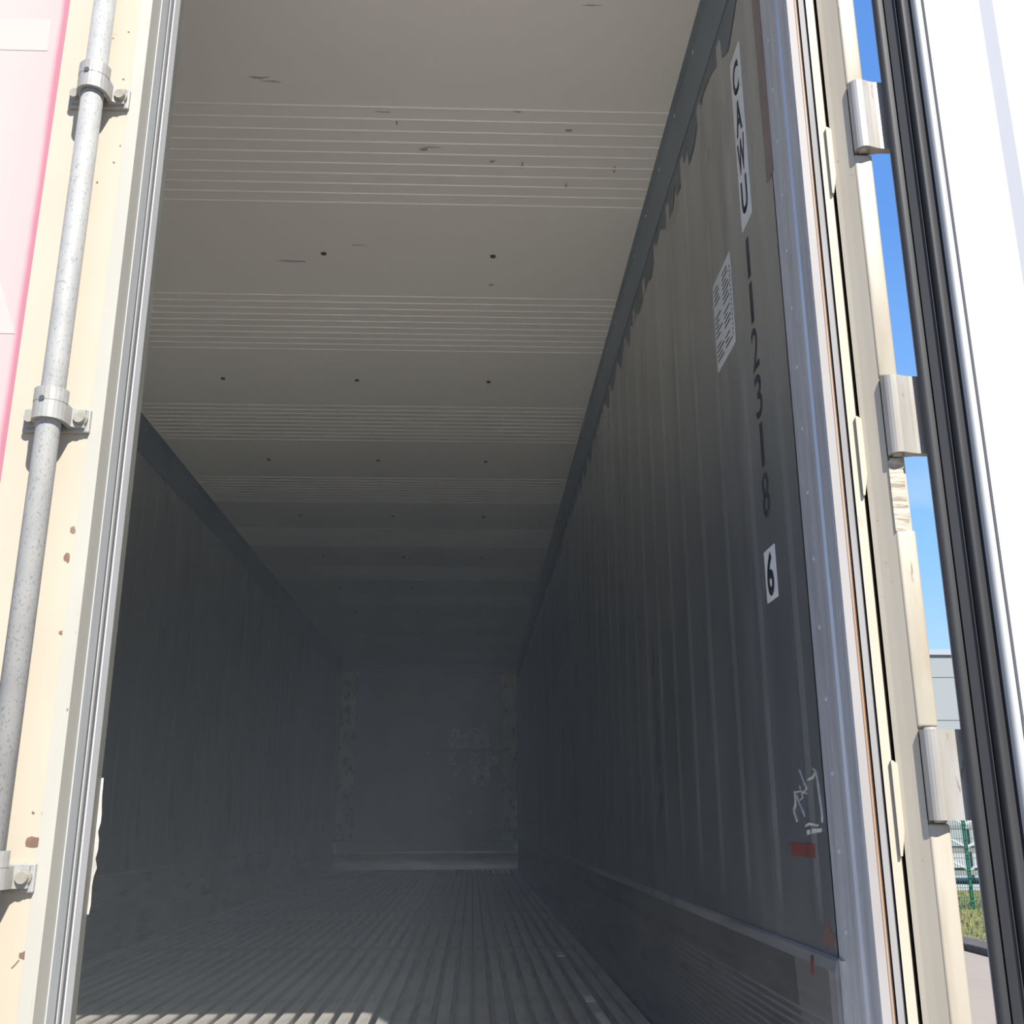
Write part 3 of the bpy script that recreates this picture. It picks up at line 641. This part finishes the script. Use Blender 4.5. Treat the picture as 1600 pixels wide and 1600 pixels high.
def dash(y0, y1, z0, z1): add_box(bm, XW-0.0018, XW-0.001, y0, y1, z0, z1)
for col_ in range(2):                                     # blocks of illegible small print
    for r_ in range(16):
        z = zb_ - 0.018 - r_*0.0122; yy = yb - 0.010 - col_*0.080
        if (col_ == 0 and r_ in (4, 5, 11)) or (col_ == 1 and r_ in (7, 12)): continue
        n = rnd.uniform(0.028, 0.066); dash(yy-n, yy, z-0.0036, z)
for r_ in range(15): dash(ya+0.006, ya+0.010, zb_-0.03-r_*0.012-0.005, zb_-0.03-r_*0.012)
obj('print', bm, 'ink_grey', pap)
sm = obj('small_notice', wbox(2.572-CD, 2.720-CD, FZ+CH+1.657, FZ+CH+1.713, 0.0014), 'paper_small'); tag(sm, 'narrow worn paper strip under the dark ceiling strip of the ribbed wall', 'notice')
bm = bmesh.new()
for r_ in range(4): add_box(bm, XW-0.0020, XW-0.001, 2.578-CD, 2.712-CD, FZ+CH+1.665+r_*0.012, FZ+CH+1.669+r_*0.012)
obj('print', bm, 'scuff', sm)
for k, (yy, lb) in enumerate(((2.955, 'small grey sticker high on the ribbed wall, nearer the doorway'), (4.87, 'small grey sticker high on the ribbed wall, deeper inside'))):
    tag(obj('wall_sticker', wbox(yy-0.035, yy+0.035, zc-0.325, zc-0.25, 0.0022), 'sticker_grey'), lb, 'sticker', 'small stickers on the walls')
for (yy, lb) in ((5.19, 'small grey sticker high on the hazy wall, nearer the doorway'), (7.24, 'small grey sticker high on the hazy wall, deeper inside')):
    tag(obj('wall_sticker', box(-HW-0.001, -HW+0.0065, yy-0.07, yy+0.07, zc-0.225, zc-0.18), 'sticker_grey'), lb, 'sticker', 'small stickers on the walls')
# brown tape at the wall/jamb joint, red marks, dried glue
zt0 = on_x(1203, 278, XW).z
tp = obj('brown_tape', wbox(1.722-CD, 1.766-CD, zt0, zc-0.20, 0.0018), 'brown_tape'); tag(tp, 'strip of brown adhesive tape along the joint of wall and jamb', 'tape')
p = on_x(1255, 1328, XW); bm = bmesh.new(); g_ = [[bm.verts.new((wall_x(p.y-0.072+0.14*k/14)-dx, p.y-0.072+0.14*k/14, p.z+dz)) for dx, dz in ((0.0012, -0.011), (0.0012, 0.011), (-0.001, 0.011), (-0.001, -0.011))] for k in range(15)]
for a, b_ in zip(g_, g_[1:]):
    for q in range(4): bm.faces.new((a[q], b_[q], b_[(q+1) % 4], a[(q+1) % 4]))
bm.faces.new(g_[0]); bm.faces.new(g_[-1][::-1])
rm = obj('red_sticker', bm, 'red_mark'); tag(rm, 'worn red sticker strip low on the ribbed wall', 'sticker')
p = on_x(1297, 1464, XW); obj('orange_stain', blob((XW, p.y, p.z), 0.028, 0.018, 'x', 0.0010, 12, 0.4, -1), 'orange_mark', wall_r)
p = on_x(1269, 1507, XW-0.012); rk_ = bpy.data.objects['baseboard_right']
obj('red_stain', blob((XW-0.012, p.y, p.z), 0.008, 0.016, 'x', 0.0010, 10, 0.3, -1), 'red_mark', rk_)
bm = bmesh.new()
def glue_line(pts, w):
    vs_ = [on_x(a, b_, XW-0.003) for a, b_ in pts]
    for v in vs_: v.x = wall_x(v.y)-0.0014
    for p_, q_ in zip(vs_, vs_[1:]):
        d = (q_-p_).normalized(); n = d.cross(Vector((1, 0, 0)))*w*0.3*random.uniform(0.7, 1.3)
        A = [bm.verts.new(v) for v in (p_-n, p_+n, q_+n, q_-n)]; B = [bm.verts.new(v.co + Vector((0.004, 0, 0))) for v in A]
        bm.faces.new(A); bm.faces.new(B[::-1])
        for i in range(4): bm.faces.new((A[i], B[i], B[(i+1) % 4], A[(i+1) % 4]))
glue_line([(1246, 1203), (1252, 1210), (1258, 1222), (1262, 1232), (1256, 1240)], 0.0045)
glue_line([(1268, 1201), (1272, 1206), (1275, 1220), (1278, 1245), (1282, 1272), (1282, 1285)], 0.006)
glue_line([(1239, 1236), (1241, 1255), (1238, 1266), (1243, 1283)], 0.007)
glue_line([(1241, 1240), (1249, 1260), (1257, 1275)], 0.004)
glue_line([(1240, 1238), (1250, 1236), (1262, 1240)], 0.004)
glue_line([(1262, 1219), (1268, 1214), (1272, 1203)], 0.004)
glue_line([(1247, 1228), (1252, 1246), (1248, 1250)], 0.003)
glue_line([(1259, 1291), (1266, 1287), (1276, 1290)], 0.006)
glue_line([(1263, 1301), (1272, 1298), (1281, 1297)], 0.012)
tag(obj('glue_residue', bm, 'glue'), 'thin whitish dried glue trace above the red sticker', 'glue residue')
p = on_x(1107, 241, XW); obj('scuff', blob((XW, p.y, p.z), 0.012, 0.016, 'x', 0.0008, 8, 0.3, -1), 'scuff', wall_r)
# faint oval scratch on the hazy wall's kick plate
bm = bmesh.new()
for i in range(22):
    t0, t1 = 2*math.pi*i/22, 2*math.pi*(i+1)/22
    c = on_x(309, 1402, -HW+0.02)
    P = lambda t, k: (-HW+0.0128, c.y+0.10*k*math.cos(t), c.z+0.055*k*math.sin(t))
    q = [bm.verts.new(P(t0, 1)), bm.verts.new(P(t1, 1)), bm.verts.new(P(t1, 0.93)), bm.verts.new(P(t0, 0.93))]; bm.faces.new(q)
obj('scratch', bm, 'sticker_grey', bpy.data.objects['baseboard_left'])

# ------------------------------------------------------------------ haze volume added inside the container to imitate lens glare
hm = bpy.data.materials.new('glare_haze'); hm.use_nodes = True; t = hm.node_tree; t.nodes.clear()
mo = t.nodes.new('ShaderNodeOutputMaterial'); vsn = t.nodes.new('ShaderNodeVolumeScatter')
vsn.inputs['Color'].default_value = (0.80, 0.90, 1.0, 1); vsn.inputs['Density'].default_value = 0.030; vsn.inputs['Anisotropy'].default_value = -0.3   # even everywhere; only the sun and sky light it
t.links.new(vsn.outputs[0], mo.inputs['Volume']); MATS['glare_haze'] = hm
hz_ = obj('glare_haze', box(-HW+0.025, HW-0.012, 0.12, YEND-0.12, FZ+0.006, zc-0.006), 'glare_haze'); tag(hz_, 'thin bluish haze added inside the container to imitate lens glare', 'haze', kind='stuff')
